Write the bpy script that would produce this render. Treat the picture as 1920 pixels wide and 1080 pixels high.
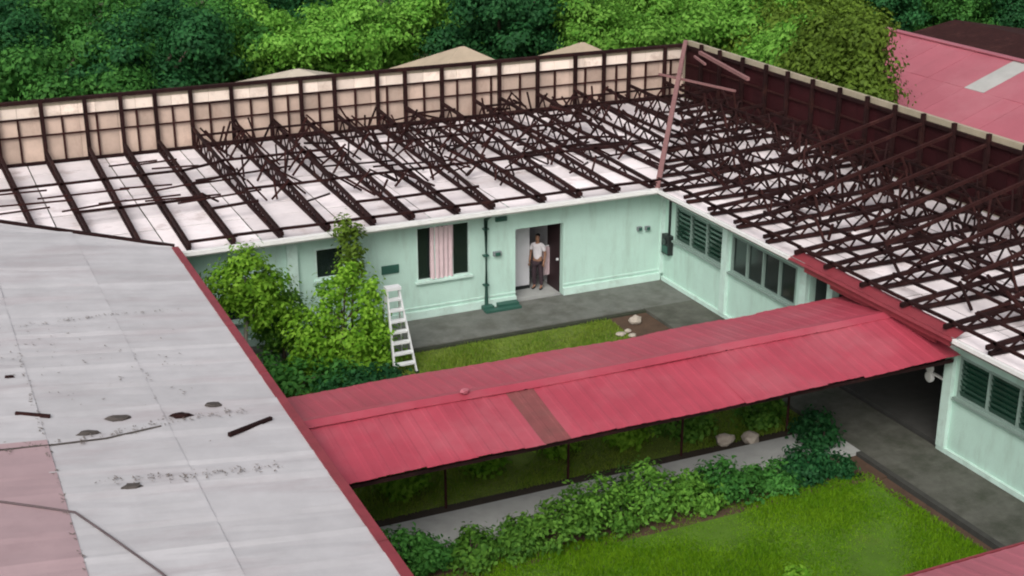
import bpy, bmesh, math, random
import numpy as np
from mathutils import Vector, Matrix
random.seed(7); rng = np.random.default_rng(7)
S = bpy.context.scene
for o in list(bpy.data.objects): bpy.data.objects.remove(o)
COL = S.collection

# ------------------------------------------------------------------ camera
cam = bpy.data.cameras.new('camera'); camo = bpy.data.objects.new('camera', cam); COL.objects.link(camo)
F = 2575.0
def _n(v): return v / np.linalg.norm(v)
_vx = _n(np.array([6980-960, 415+540, -F])); _vy = _n(np.array([-293-960, 415+540, -F]))
_vz = _n(np.cross(_vx, _vy)); _vy = np.cross(_vz, _vx)
_R = np.stack([_vx, _vy, _vz])
m = Matrix([[*map(float, _R[i]), 0] for i in range(3)] + [[0, 0, 0, 1]])
m.translation = Vector((-20.71, -34.31, 14.45))
camo.matrix_world = m
cam.sensor_width = 36; cam.lens = F/1920*36; cam.clip_end = 2000; cam.clip_start = 0.5
S.camera = camo
S.cycles.filter_width = 2.0
S.render.resolution_x = 1024; S.render.resolution_y = 576

# ------------------------------------------------------------------ sky, sun, exposure
SUN_EL, SUN_AZ = math.radians(43), math.radians(-141)     # azimuth clockwise from +y
W = bpy.data.worlds.new('World'); S.world = W; W.use_nodes = True
nt = W.node_tree; nt.nodes.clear()
sky = nt.nodes.new('ShaderNodeTexSky'); sky.sky_type = 'NISHITA'; sky.sun_disc = False
sky.sun_elevation = SUN_EL; sky.sun_rotation = SUN_AZ
sky.air_density = 0.6; sky.dust_density = 6.0; sky.ozone_density = 0.6
bg = nt.nodes.new('ShaderNodeBackground'); bg.inputs[1].default_value = 0.15
hs = nt.nodes.new('ShaderNodeHueSaturation'); hs.inputs['Saturation'].default_value = 0.35   # cloud cover greys the sky
wo = nt.nodes.new('ShaderNodeOutputWorld')
nt.links.new(sky.outputs[0], hs.inputs['Color']); nt.links.new(hs.outputs[0], bg.inputs[0]); nt.links.new(bg.outputs[0], wo.inputs[0])
sl = bpy.data.lights.new('sun', 'SUN'); sl.energy = 0.9; sl.angle = math.radians(30); sl.color = (1.0, .96, .92)
so = bpy.data.objects.new('sun', sl); COL.objects.link(so)
d = Vector((math.sin(SUN_AZ)*math.cos(SUN_EL), math.cos(SUN_AZ)*math.cos(SUN_EL), math.sin(SUN_EL)))
so.rotation_euler = d.to_track_quat('Z', 'Y').to_euler(); so.location = (0, 0, 40)
S.view_settings.view_transform = 'Standard'; S.view_settings.look = 'None'
S.view_settings.exposure = 0.05; S.view_settings.gamma = 1.0

# ------------------------------------------------------------------ materials
MATS = {}
def mat(name, col, rough=.8, var=.12, scale=3.0, bump=0.0, bscale=30.0, stain=None, stain_scale=.6, stain_amt=.5,
        stain_lo=.5, metallic=0.0, spec=.4, trans=0.0, isl=0.0, stretch=None, soft=.2):
    m = bpy.data.materials.new(name); m.use_nodes = True; t = m.node_tree; N = t.nodes; L = t.links
    b = N['Principled BSDF']; b.inputs['Roughness'].default_value = rough
    b.inputs['Metallic'].default_value = metallic; b.inputs['Specular IOR Level'].default_value = spec
    g = N.new('ShaderNodeNewGeometry')
    nz = N.new('ShaderNodeTexNoise'); nz.inputs['Scale'].default_value = scale; nz.inputs['Detail'].default_value = 6
    nz.inputs['Roughness'].default_value = .65
    L.new(g.outputs['Position'], nz.inputs['Vector'])
    mr = N.new('ShaderNodeMapRange'); mr.inputs[1].default_value = .25; mr.inputs[2].default_value = .75
    mr.inputs[3].default_value = 1-var; mr.inputs[4].default_value = 1+var
    L.new(nz.outputs[0], mr.inputs[0])
    fac = mr.outputs[0]
    if isl:
        mi = N.new('ShaderNodeMapRange'); mi.inputs[3].default_value = 1-isl; mi.inputs[4].default_value = 1+isl
        src = N.new('ShaderNodeObjectInfo').outputs['Random'] if isl < .3 else g.outputs['Random Per Island']
        L.new(src, mi.inputs[0])
        mu = N.new('ShaderNodeMath'); mu.operation = 'MULTIPLY'; L.new(fac, mu.inputs[0]); L.new(mi.outputs[0], mu.inputs[1]); fac = mu.outputs[0]
    vm = N.new('ShaderNodeVectorMath'); vm.operation = 'SCALE'; vm.inputs[0].default_value = col
    L.new(fac, vm.inputs['Scale']); out = vm.outputs[0]
    if stain:
        n2 = N.new('ShaderNodeTexNoise'); n2.inputs['Scale'].default_value = stain_scale; n2.inputs['Detail'].default_value = 8
        n2.inputs['Roughness'].default_value = .7; sv = g.outputs['Position']
        if stretch:
            mm = N.new('ShaderNodeVectorMath'); mm.operation = 'MULTIPLY'; mm.inputs[1].default_value = stretch; L.new(sv, mm.inputs[0]); sv = mm.outputs[0]
        L.new(sv, n2.inputs['Vector'])
        m2 = N.new('ShaderNodeMapRange'); m2.inputs[1].default_value = stain_lo; m2.inputs[2].default_value = stain_lo+soft
        m2.inputs[4].default_value = stain_amt; L.new(n2.outputs[0], m2.inputs[0])
        mx = N.new('ShaderNodeMix'); mx.data_type = 'RGBA'; L.new(m2.outputs[0], mx.inputs[0]); L.new(out, mx.inputs[6])
        mx.inputs[7].default_value = (*stain, 1); out = mx.outputs[2]
    L.new(out, b.inputs['Base Color'])
    if bump:
        n3 = N.new('ShaderNodeTexNoise'); n3.inputs['Scale'].default_value = bscale; n3.inputs['Detail'].default_value = 4
        L.new(g.outputs['Position'], n3.inputs['Vector'])
        bp = N.new('ShaderNodeBump'); bp.inputs['Strength'].default_value = bump; bp.inputs['Distance'].default_value = .03
        L.new(n3.outputs[0], bp.inputs['Height']); L.new(bp.outputs[0], b.inputs['Normal'])
    if trans:
        tr = N.new('ShaderNodeBsdfTranslucent'); L.new(out, tr.inputs[0])
        ms = N.new('ShaderNodeMixShader'); ms.inputs[0].default_value = trans
        L.new(b.outputs[0], ms.inputs[1]); L.new(tr.outputs[0], ms.inputs[2]); L.new(ms.outputs[0], N['Material Output'].inputs[0])
    MATS[name] = m; return m
def leafmat(name, c0, c1, trans=.3):
    m = bpy.data.materials.new(name); m.use_nodes = True; t = m.node_tree; N = t.nodes; L = t.links
    b = N['Principled BSDF']; b.inputs['Roughness'].default_value = .6; b.inputs['Specular IOR Level'].default_value = .15
    g = N.new('ShaderNodeNewGeometry'); oi = N.new('ShaderNodeObjectInfo')
    nz = N.new('ShaderNodeTexNoise'); nz.inputs['Scale'].default_value = .9; nz.inputs['Detail'].default_value = 2; L.new(g.outputs['Position'], nz.inputs['Vector'])
    mz = N.new('ShaderNodeMapRange'); mz.inputs[1].default_value = .3; mz.inputs[2].default_value = .7; mz.inputs[3].default_value = -.35; mz.inputs[4].default_value = .35; L.new(nz.outputs[0], mz.inputs[0])
    ad = N.new('ShaderNodeMath'); ad.operation = 'ADD'; ad.use_clamp = True; L.new(g.outputs['Random Per Island'], ad.inputs[0]); L.new(mz.outputs[0], ad.inputs[1])
    mx = N.new('ShaderNodeMix'); mx.data_type = 'RGBA'; L.new(ad.outputs[0], mx.inputs[0])
    mx.inputs[6].default_value = (*c0, 1); mx.inputs[7].default_value = (*c1, 1)
    mr = N.new('ShaderNodeMapRange'); mr.inputs[3].default_value = .85; mr.inputs[4].default_value = 1.15
    L.new(oi.outputs['Random'], mr.inputs[0])
    vm = N.new('ShaderNodeVectorMath'); vm.operation = 'SCALE'; L.new(mx.outputs[2], vm.inputs[0]); L.new(mr.outputs[0], vm.inputs['Scale'])
    L.new(vm.outputs[0], b.inputs['Base Color'])
    tr = N.new('ShaderNodeBsdfTranslucent'); L.new(vm.outputs[0], tr.inputs[0])
    ms = N.new('ShaderNodeMixShader'); ms.inputs[0].default_value = trans
    L.new(b.outputs[0], ms.inputs[1]); L.new(tr.outputs[0], ms.inputs[2]); L.new(ms.outputs[0], N['Material Output'].inputs[0])
    MATS[name] = m; return m

mint = mat('mint_plaster', (.47, .665, .58), .85, .08, 1.1, .25, 25, (.27, .35, .29), 1.0, .55, .50, stretch=(2.2, 2.2, .45), soft=.28)
mint_dk = mat('mint_ledge', (.53, .70, .63), .8, .12, 3, .1, 30, (.25, .31, .26), 1.6, .5, .52)
lav = mat('pale_interior_plaster', (.62, .62, .64), .85, .06, 2, .1)
white = mat('white_paint', (.78, .78, .76), .55, .08, 4, 0, 30, (.35, .30, .27), 2.5, .35, .58)
ceilm = mat('ceiling_board', (.86, .79, .80), .85, .10, 2.2, 0, 30, (.38, .29, .27), 1.1, .75, .54, isl=.17)
rust = mat('rusted_steel', (.020, .0075, .0075), .85, .5, 4, .2, 60, (.060, .021, .016), 1.3, .7, .53, isl=.25, spec=.15)
rust2 = mat('brown_primer_steel', (.034, .011, .010), .8, .4, 5, .2, 60, (.10, .04, .034), 1.6, .6, .55, spec=.15)
pinkwood = mat('pink_primed_steel', (.25, .125, .12), .65, .2, 5, .1)
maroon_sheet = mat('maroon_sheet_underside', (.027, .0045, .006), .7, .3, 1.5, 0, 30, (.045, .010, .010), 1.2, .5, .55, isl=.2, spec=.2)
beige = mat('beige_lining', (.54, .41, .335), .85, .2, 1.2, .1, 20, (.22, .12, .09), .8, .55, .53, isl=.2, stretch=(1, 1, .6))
cream = mat('pale_panel', (.93, .79, .68), .7, .1, 2, 0, 30, (.40, .28, .21), 1.2, .7, .52, isl=.15)
tan = mat('tan_metal', (.38, .33, .24), .6, .15, 3)
redroof = mat('red_painted_sheet', (.40, .056, .085), .42, .16, .8, .12, 2.5, (.44, .125, .15), .45, .8, .46, spec=.45, isl=.05, soft=.3)
brownroof = mat('weathered_red_sheet', (.22, .065, .065), .6, .2, 3, 0, 30, (.15, .07, .06), 2, .5, .5)
redfascia = mat('maroon_fascia', (.22, .035, .045), .5, .2, 3, 0, 30, (.12, .03, .03), 2, .5, .55)
pinkroof = mat('faded_red_sheet', (.40, .115, .145), .45, .1, .8, 0, 30, (.45, .18, .205), .35, .6, .5, isl=.06)
mauve = mat('faded_mauve_sheet', (.40, .285, .30), .5, .1, 1.5, 0, 30, (.30, .20, .21), .9, .5, .55, isl=.08)
greyroof = mat('whitened_sheet', (.50, .49, .505), .55, .10, 1.6, .1, 3, (.36, .29, .305), .55, .75, .50, isl=.06, stretch=(.45, 1.9, 1), soft=.3)
greypatch = mat('grey_sheet', (.42, .42, .40), .5, .15, 1.5)
conc = mat('concrete', (.14, .145, .13), .85, .25, 2.5, .3, 50, (.07, .07, .055), .9, .8, .46)
conc_lt = mat('pale_concrete', (.36, .37, .355), .85, .14, 2, .2, 50, (.2, .2, .19), .9, .5, .55)
soil = mat('soil', (.085, .05, .032), .95, .3, 3, .6, 20, (.05, .06, .02), 1.5, .5, .55)
grassbase = mat('grass_soil', (.12, .175, .022), .95, .3, 2.2, .5, 30, (.10, .085, .03), .8, .6, .54)
lawnbase = mat('lawn_soil', (.08, .165, .012), .95, .25, 1.5, .4, 30, (.12, .12, .03), .7, .6, .55)
glass = mat('dark_glass', (.012, .02, .018), .12, .1, 2, spec=.6)
gglass = mat('green_glass', (.015, .055, .035), .15, .3, 2, spec=.6)
dark = mat('dark_void', (.02, .02, .02), .9, .1)
blackpl = mat('black_plastic', (.015, .018, .018), .45, .1)
dkgreen = mat('dark_green_paint', (.03, .10, .075), .5, .2)
alu = mat('aluminium', (.78, .79, .80), .35, .06, 8, metallic=.15)
curtain_m = mat('pale_pink_cloth', (.62, .48, .50), .9, .1, 5)
maroon_cl = mat('maroon_cloth', (.16, .03, .05), .9, .15, 5)
bark = mat('bark', (.075, .055, .04), .9, .3, 5, .6, 20)
barkp = mat('pale_bark', (.26, .24, .20), .9, .3, 5, .5, 20)
stone = mat('pale_stone', (.42, .37, .31), .9, .2, 4, .4, 15)
tanroof = mat('tan_roof', (.42, .34, .25), .8, .12, 2, .1, 20, (.30, .23, .16), .8, .5, .52)
tanwall = mat('buff_wall', (.40, .36, .30), .85, .1, 2)
pole_m = mat('pole_grey', (.22, .24, .25), .7, .1)
skin = mat('skin', (.30, .16, .10), .6, .05)
shirt = mat('white_shirt', (.72, .68, .70), .9, .05)
trous = mat('dark_trousers', (.045, .028, .035), .9, .1)
hair = mat('dark_hair', (.012, .01, .01), .6, .1)
farground = mat('far_ground', (.07, .085, .035), .95, .3, .3, .3, 5, (.20, .16, .10), .08, .6, .5)
L_dark = leafmat('leaf_dark', (.012, .070, .022), (.038, .155, .045))
L_mid = leafmat('leaf_mid', (.032, .135, .024), (.090, .270, .050))
L_bright = leafmat('leaf_bright', (.085, .255, .025), (.215, .455, .070))
L_olive = leafmat('leaf_olive', (.075, .135, .015), (.150, .245, .030))
L_lime = leafmat('leaf_lime', (.105, .265, .016), (.255, .47, .045), .4)
L_hedge = leafmat('leaf_hedge', (.055, .16, .020), (.15, .33, .045))
L_grass = leafmat('grass_blade', (.095, .235, .006), (.175, .335, .012), .35)
L_rough = leafmat('rough_grass_blade', (.110, .215, .018), (.215, .290, .040), .3)

# ------------------------------------------------------------------ helpers
ORG = {}
def link(o, parent, world):
    o.location = Vector(world) - (ORG[parent] if parent else Vector((0, 0, 0)))
    if parent: o.parent = parent
    ORG[o] = Vector(world); COL.objects.link(o); return o
def tag(o, label=None, cat=None, group=None, kind=None):
    if label: o['label'] = label
    if cat: o['category'] = cat
    if group: o['group'] = group
    if kind: o['kind'] = kind
    return o
def empty(name, loc, label=None, cat=None, group=None):
    o = bpy.data.objects.new(name, None); o.empty_display_size = .3; link(o, None, loc); return tag(o, label, cat, group)
def mesh(name, V, Fc, mt, parent=None, smooth=False, origin=None):
    V = np.asarray(V, float)
    c = V.mean(0) if origin is None else np.asarray(origin, float)
    if origin is None: c[2] = V[:, 2].min()
    me = bpy.data.meshes.new(name); me.from_pydata((V-c).tolist(), [], [list(map(int, f)) for f in Fc]); me.materials.append(mt)
    if smooth: me.polygons.foreach_set('use_smooth', [True]*len(me.polygons))
    me.update()
    return link(bpy.data.objects.new(name, me), parent, c)
def put(name, me, parent, loc):                      # another object on shared mesh data
    return link(bpy.data.objects.new(name, me), parent, loc)
BF = [(0, 1, 2, 3), (7, 6, 5, 4), (0, 4, 5, 1), (1, 5, 6, 2), (2, 6, 7, 3), (3, 7, 4, 0)]
def boxv(x0, x1, y0, y1, z0, z1):
    return [(x0, y0, z1), (x1, y0, z1), (x1, y1, z1), (x0, y1, z1), (x0, y0, z0), (x1, y0, z0), (x1, y1, z0), (x0, y1, z0)]
def box(name, b, mt, parent=None): return mesh(name, boxv(*b), BF, mt, parent)
def boxes(name, bs, mt, parent=None):
    V, Fc = [], []
    for b in bs:
        n = len(V); V += boxv(*b); Fc += [[i+n for i in f] for f in BF]
    return mesh(name, V, Fc, mt, parent)
def barv(p, q, w, h, up=(0, 0, 1)):
    p, q = Vector(p), Vector(q); d = (q-p).normalized(); u = Vector(up)
    if abs(d.dot(u)) > .98: u = Vector((0, 1, 0))
    s = d.cross(u).normalized()*w/2; u = s.cross(d).normalized()*h/2
    return [tuple(p+s*a+u*b) for a, b in ((-1, -1), (1, -1), (1, 1), (-1, 1))] + [tuple(q+s*a+u*b) for a, b in ((-1, -1), (1, -1), (1, 1), (-1, 1))]
BARF = [(0, 3, 2, 1), (4, 5, 6, 7), (0, 1, 5, 4), (1, 2, 6, 5), (2, 3, 7, 6), (3, 0, 4, 7)]
def bar(name, p, q, w, h, mt, parent=None, up=(0, 0, 1)): return mesh(name, barv(p, q, w, h, up), BARF, mt, parent)
def tube(name, pts, rad, mt, parent=None, n=8, smooth=True):
    V, Fc = [], []; P = [Vector(p) for p in pts]
    rad = rad if isinstance(rad, (list, tuple)) else [rad]*len(P)
    for i, p in enumerate(P):
        d = (P[min(i+1, len(P)-1)]-P[max(i-1, 0)]).normalized()
        a = d.cross(Vector((0, 0, 1))); a = Vector((1, 0, 0)) if a.length < .05 else a.normalized(); b = d.cross(a).normalized()
        for k in range(n):
            t = 2*math.pi*k/n; V.append(tuple(p+(a*math.cos(t)+b*math.sin(t))*rad[i]))
    for i in range(len(P)-1):
        for k in range(n): Fc.append((i*n+k, i*n+(k+1) % n, (i+1)*n+(k+1) % n, (i+1)*n+k))
    Fc.append(tuple(range(n))); Fc.append(tuple(reversed(range((len(P)-1)*n, len(P)*n))))
    return mesh(name, V, Fc, mt, parent, smooth)
def rnd(a, b): return random.uniform(a, b)
def wall_bands(axis, a0, a1, t0, t1, z0, z1, opens):
    """boxes of a wall along an axis with rectangular openings (a_lo, a_hi, z_lo, z_hi)"""
    out = []; cuts = sorted(opens); pos = a0
    def B(p, q, zz0, zz1):
        if q-p > 1e-4 and zz1-zz0 > 1e-4:
            out.append((p, q, t0, t1, zz0, zz1) if axis == 'x' else (t0, t1, p, q, zz0, zz1))
    for lo, hi, zl, zh in cuts:
        B(pos, lo, z0, z1); B(lo, hi, z0, zl); B(lo, hi, zh, z1); pos = hi
    B(pos, a1, z0, z1); return out
def ribbed(x0, x1, y0, z0, y1, z1, pitch=.33, rib=.007, th=.008):
    """a rib-profiled roof sheet running down-slope from (y0,z0) to (y1,z1)"""
    prof = []; n = max(1, round((x1-x0)/pitch)); p = (x1-x0)/n
    for k in range(n):
        a = x0+k*p; prof += [(a, 0), (a+p*.55, 0), (a+p*.65, rib), (a+p*.88, rib), (a+p*.98, 0)]
    prof.append((x1, 0)); k = len(prof); V = []
    for y, z in ((y0, z0), (y1, z1)):
        V += [(x, y, z+h) for x, h in prof]; 
    for y, z in ((y0, z0), (y1, z1)):
        V += [(x, y, z+h-th) for x, h in prof]
    Fc = []
    for i in range(k-1):
        Fc += [(i, i+1, k+i+1, k+i), (2*k+i+1, 2*k+i, 3*k+i, 3*k+i+1), (k+i, k+i+1, 3*k+i+1, 3*k+i), (i+1, i, 2*k+i, 2*k+i+1)]
    Fc += [(0, k, 3*k, 2*k), (2*k-1, k-1, 3*k-1, 4*k-1)]
    return V, Fc

# ------------------------------------------------------------------ ground
g = mesh('ground', [(-300, -300, -.30), (300, -300, -.30), (300, 500, -.30), (-300, 500, -.30)], [(0, 1, 2, 3)], farground); tag(g, kind='structure')
def slab(name, x0, x1, y0, y1, zt, mt, zb=-.32):
    return tag(box(name, (x0, x1, y0, y1, zb, zt), mt), kind='structure')
slab('concrete_apron', -15.3, 0, -2.0, 0, 0, conc)                        # along the back wall
slab('concrete_apron', -1.75, 0, -24, -2.0, 0.0, mat('mossy_concrete', (.095, .096, .08), .9, .3, 2.5, .3, 50, (.040, .045, .03), .9, .85, .45))                    # along the right wall
slab('concrete_path', -14.7, -1.75, -12.0, -10.65, .02, conc_lt)          # under the covered walkway
slab('grass_bed', -15.3, -1.75, -10.65, -2.0, -.10, grassbase)
slab('planting_bed', -14.7, -1.75, -13.1, -12.0, -.06, soil)
slab('lawn', -14.7, -2.35, -20.4, -13.1, -.06, lawnbase)
slab('bare_soil', -2.35, -1.75, -20.4, -13.1, -.10, soil)
slab('bare_soil', -3.0, -1.76, -3.9, -2.02, -.085, soil, -.2)
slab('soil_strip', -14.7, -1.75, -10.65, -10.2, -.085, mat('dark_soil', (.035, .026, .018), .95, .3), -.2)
slab('kerb', -15.2, -1.75, -2.14, -2.0, -.03, mat('mossy_kerb', (.035, .04, .025), .95, .3))
slab('kerb', -1.89, -1.75, -20.4, -12.0, .03, mat('drain_edge', (.045, .045, .04), .95, .3))

# ------------------------------------------------------------------ leaf clouds
def leaf_cloud(pts, nrm, size, mt, name, parent=None, origin=(0, 0, 0), asp=.55):
    n = len(pts); pts = np.asarray(pts); nrm = nrm/np.linalg.norm(nrm, axis=1, keepdims=True)
    r = rng.normal(size=(n, 3)); a = np.cross(nrm, r); a /= np.linalg.norm(a, axis=1, keepdims=True)+1e-9; b = np.cross(nrm, a)
    s = size*rng.uniform(.6, 1.3, (n, 1))
    V = np.empty((n, 4, 3)); bend = nrm*s*.18
    V[:, 0] = pts-a*s-bend; V[:, 1] = pts+b*s*asp; V[:, 2] = pts+a*s-bend; V[:, 3] = pts-b*s*asp
    V = V.reshape(-1, 3)-np.asarray(origin)
    me = bpy.data.meshes.new(name); me.vertices.add(4*n); me.vertices.foreach_set('co', V.ravel())
    me.loops.add(4*n); me.loops.foreach_set('vertex_index', np.arange(4*n, dtype=np.int32))
    me.polygons.add(n); me.polygons.foreach_set('loop_start', np.arange(0, 4*n, 4, dtype=np.int32))
    me.materials.append(mt); me.update(calc_edges=True); me.validate()
    return link(bpy.data.objects.new(name, me), parent, origin)
def crown_points(blobs, clumps, per, sig, puff=0.0):
    P, Nn = [], []; vol = np.array([b[3]*b[4]*b[5] for b in blobs])**.67; vol /= vol.sum()
    for bl, w in zip(blobs, vol):
        k = max(3, int(clumps*w)); dr = rng.normal(size=(k, 3)); dr /= np.linalg.norm(dr, axis=1, keepdims=True)
        rad = rng.uniform(.25, 1, (k, 1))**.35*rng.uniform(.86-.15*puff, 1.12+.12*puff, (k, 1))
        c = np.array(bl[:3])+dr*rad*np.array(bl[3:6])
        off = rng.normal(size=(k, per, 3))*sig*np.array([1, 1, .65])
        if puff: off *= rng.uniform(.65, 1.35, (k, 1, 1))
        p = c[:, None]+off
        nn = dr[:, None]*.7+np.array([0, 0, .75])+rng.normal(size=(k, per, 3))*.5+off/sig*(.25+.6*puff)
        P.append(p.reshape(-1, 3)); Nn.append(nn.reshape(-1, 3))
    return np.concatenate(P), np.concatenate(Nn)
def trunk_mesh(h, r, blobs, mt, parent, base):
    V, Fc = [], []
    def tb(P, R, n=7):
        o = len(V)
        for i, p in enumerate(P):
            d = (P[min(i+1, len(P)-1)]-P[max(i-1, 0)]).normalized(); a = d.cross(Vector((.3, 1, .1))).normalized(); b = d.cross(a)
            for k in range(n):
                t = 2*math.pi*k/n; V.append(tuple(p+(a*math.cos(t)+b*math.sin(t))*R[i]))
        for i in range(len(P)-1):
            for k in range(n): Fc.append((o+i*n+k, o+i*n+(k+1) % n, o+(i+1)*n+(k+1) % n, o+(i+1)*n+k))
        Fc.append(tuple(o+(len(P)-1)*n+k for k in range(n))); Fc.append(tuple(o+k for k in reversed(range(n))))
    b = Vector(base); top = b+Vector((rnd(-.2, .2), rnd(-.2, .2), h))
    mid = (b+top)/2+Vector((rnd(-.12, .12), rnd(-.12, .12), 0))
    tb([b, mid, top], [r*1.25, r*.95, r*.7])
    for bl in blobs:
        e = Vector(bl[:3]); s = mid.lerp(top, rnd(.4, 1)); tb([s, s.lerp(e, .5)+Vector((0, 0, .15)), e], [r*.5, r*.33, r*.12], 5)
    return mesh('trunk', V, Fc, mt, parent, True)
def make_tree(name, loc, blobs, clumps, per, sig, leaf, lm, label, cat='tree', th=2.5, tr=.22, bk=None, group=None, puff=0.0):
    t = empty(name, loc, label, cat, group); L0 = np.array(loc)
    W_ = [(b[0]+loc[0], b[1]+loc[1], b[2]+loc[2], *b[3:]) for b in blobs]
    trunk_mesh(th, tr, W_[:7], bk or bark, t, loc)
    P, Nn = crown_points(W_, clumps, per, sig, puff)
    leaf_cloud(P, Nn, leaf, lm, 'crown', t, loc)
    return t
def copy_thing(t, loc, rz, sc, label):
    c = t.copy(); COL.objects.link(c); c.location = loc; c.rotation_euler = (0, 0, rz); c.scale = (sc, sc, sc*rnd(.92, 1.08)); c['label'] = label
    for ch in t.children:
        k = ch.copy(); COL.objects.link(k); k.parent = c
    return c

# ------------------------------------------------------------------ BACK WING (stripped roof)
EZ, RZ = 3.15, 5.0          # eave and high-wall heights
BY, RX = 10.15, 6.77        # high outer wall: y of the back wing, x of the right wing
back = empty('back_wing', (-7, 5, 0), 'mint green back wing with its roof stripped to rusty trusses above white ceiling boards', 'building')
right = empty('right_wing', (3.5, -8, 0), 'mint green right wing with bare lattice trusses and maroon sheeting on its far slope', 'building')

# walls
W1 = (-8.02, -6.38, 1.1, 2.72); ALC = (-4.95, -3.4, 0.0, 2.25); WB = (-10.95, -10.1, 1.6, 2.5); WC = (-13.75, -13.05, .75, 1.45)
boxes('wall', wall_bands('x', -22, 0, 0, .2, 0, 2.99, [W1, ALC, WB, WC]), mint, back)
boxes('far_wall', [(-22, 6.85, 10.05, 10.25, -.3, 2.89), (-22, -21.8, .2, 10.05, -.3, 2.99), (6.65, 6.85, 0, 10.05, -.3, 2.99)], tanwall, back)
box('floor', (-21.8, 6.65, .2, 10.05, -.2, -.004), conc_lt, back)
boxes('ledge', [(-15.2, -4.95, -.09, 0, .0, .22), (-3.4, -.1, -.09, 0, 0, .22)], mint_dk, back)
boxes('ledge_trim', [(-15.2, -4.95, -.03, 0, .30, .34), (-3.4, -.1, -.03, 0, .30, .34)], mint_dk, back)
box('pilaster', (-11.75, -11.45, -.12, 0, .22, 2.98), mint_dk, back)
box('corner_pilaster', (-.12, 0, -.1, 0, .22, 2.98), mint_dk, back)
# alcove partition and doorway beyond
box('partition', (-4.95, -4.05, .95, 1.05, 0, 2.99), lav, back)
box('partition_return', (-5.05, -4.95, .2, 1.05, 0, 2.99), lav, back); box('partition_return', (-3.35, -3.25, .2, 2.6, 0, 2.99), lav, back)
box('skirting', (-4.95, -4.05, .925, .95, 0, .1), blackpl, back)
box('door_head', (-4.05, -3.35, .95, 1.05, 2.1, 2.99), dark, back)
d_ = box('door', (-3.41, -3.36, .21, 1.04, .01, 2.2), mat('dark_door', (.03, .016, .018), .5, .2), back); box('handle', (-3.47, -3.41, .27, .33, 1.0, 1.06), alu, d_)

framem = mat('window_frame', (.22, .30, .265), .6, .1)
def window(parent, axis, a0, a1, t, z0, z1, n, gm, fm, outward=-1, louver=0):
    """window of n lights in a wall face at t along axis, with frame bars and separate panes"""
    w = .05; o = outward
    def bx(p, q, d0, d1, zz0, zz1):
        lo, hi = sorted((t+o*d0, t+o*d1)); return (p, q, lo, hi, zz0, zz1) if axis == 'x' else (lo, hi, p, q, zz0, zz1)
    st = (a1-a0)/n
    f = boxes('window', [bx(a0, a1, -.1, .02, z0, z0+w), bx(a0, a1, -.1, .02, z1-w, z1)] +
              [bx(a0+i*st-(w/2 if 0 < i < n else (0 if i == 0 else w)), a0+i*st+(w/2 if 0 < i < n else (w if i == 0 else 0)), -.095, .015, z0+w, z1-w) for i in range(n+1)], fm, parent)
    for i in range(n):
        p, q = a0+i*st+w, a0+(i+1)*st-w
        if louver:
            hgt = (z1-z0-2*w)/louver
            for k in range(louver):
                zz = z0+w+k*hgt
                dy = .05
                if axis == 'x': V = barv((p, t+.03, zz+hgt*.5), (q, t+.03, zz+hgt*.5), .012, hgt*1.05, (0, -o*.35, 1))
                else: V = barv((t+.03, p, zz+hgt*.5), (t+.03, q, zz+hgt*.5), .012, hgt*1.05, (-.35*-o, 0, 1))
                mesh('louver', V, BARF, gm, f)
        else: box('pane', bx(p, q, -.06, -.05, z0+w, z1-w), gm, f)
    box('sill', bx(a0-.05, a1+.05, .0, .1, z0-.06, z0), fm, f)
    return f
w1 = window(back, 'x', W1[0], W1[1], 0, W1[2], W1[3], 3, glass, mint_dk)
window(back, 'x', WB[0], WB[1], 0, WB[2], WB[3], 1, glass, mint_dk); window(back, 'x', WC[0], WC[1], 0, WC[2], WC[3], 1, glass, mint_dk)
# curtain drawn across the middle light, outside the pane plane where it blows out
V, Fc = [], []; nC = 26
for i in range(nC+1):
    x = -7.62+.72*i/nC; y = -.035+.03*math.sin(i*1.25)+.008*math.sin(i*.37)
    for z in (1.13, 1.6, 2.1, 2.66): V.append((x+.012*math.sin(z*3+i), y, z))
for i in range(nC):
    for k in range(3): Fc.append((i*4+k, (i+1)*4+k, (i+1)*4+k+1, i*4+k+1))
n0 = len(V); V += [(a, b+.008, c) for a, b, c in V]; Fc += [[j+n0 for j in reversed(f)] for f in Fc]
tag(mesh('curtain', V, Fc, curtain_m, None, True), 'pale pink curtain hanging in the middle of the back wall window', 'curtain')

# ceiling boards
def ceiling(parent, x0, x1, y0, y1, sx, sy):
    nx, ny = round((x1-x0)/sx), round((y1-y0)/sy); sx, sy = (x1-x0)/nx, (y1-y0)/ny
    me = None
    for i in range(nx):
        for j in range(ny):
            c = (x0+(i+.5)*sx, y0+(j+.5)*sy, 3.0+rnd(-.004, .008))
            if me is None:
                o = box('ceiling_board', (c[0]-sx/2+.018, c[0]+sx/2-.018, c[1]-sy/2+.018, c[1]+sy/2-.018, c[2], c[2]+.012), ceilm, parent); me = o.data
            else: put('ceiling_board', me, parent, c)
ceiling(back, -22, 6.72, -.5, 10.12, 2.44, 1.22)
ceiling(right, -.5, 6.72, -23.3, -.52, 1.22, 2.44)
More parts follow.
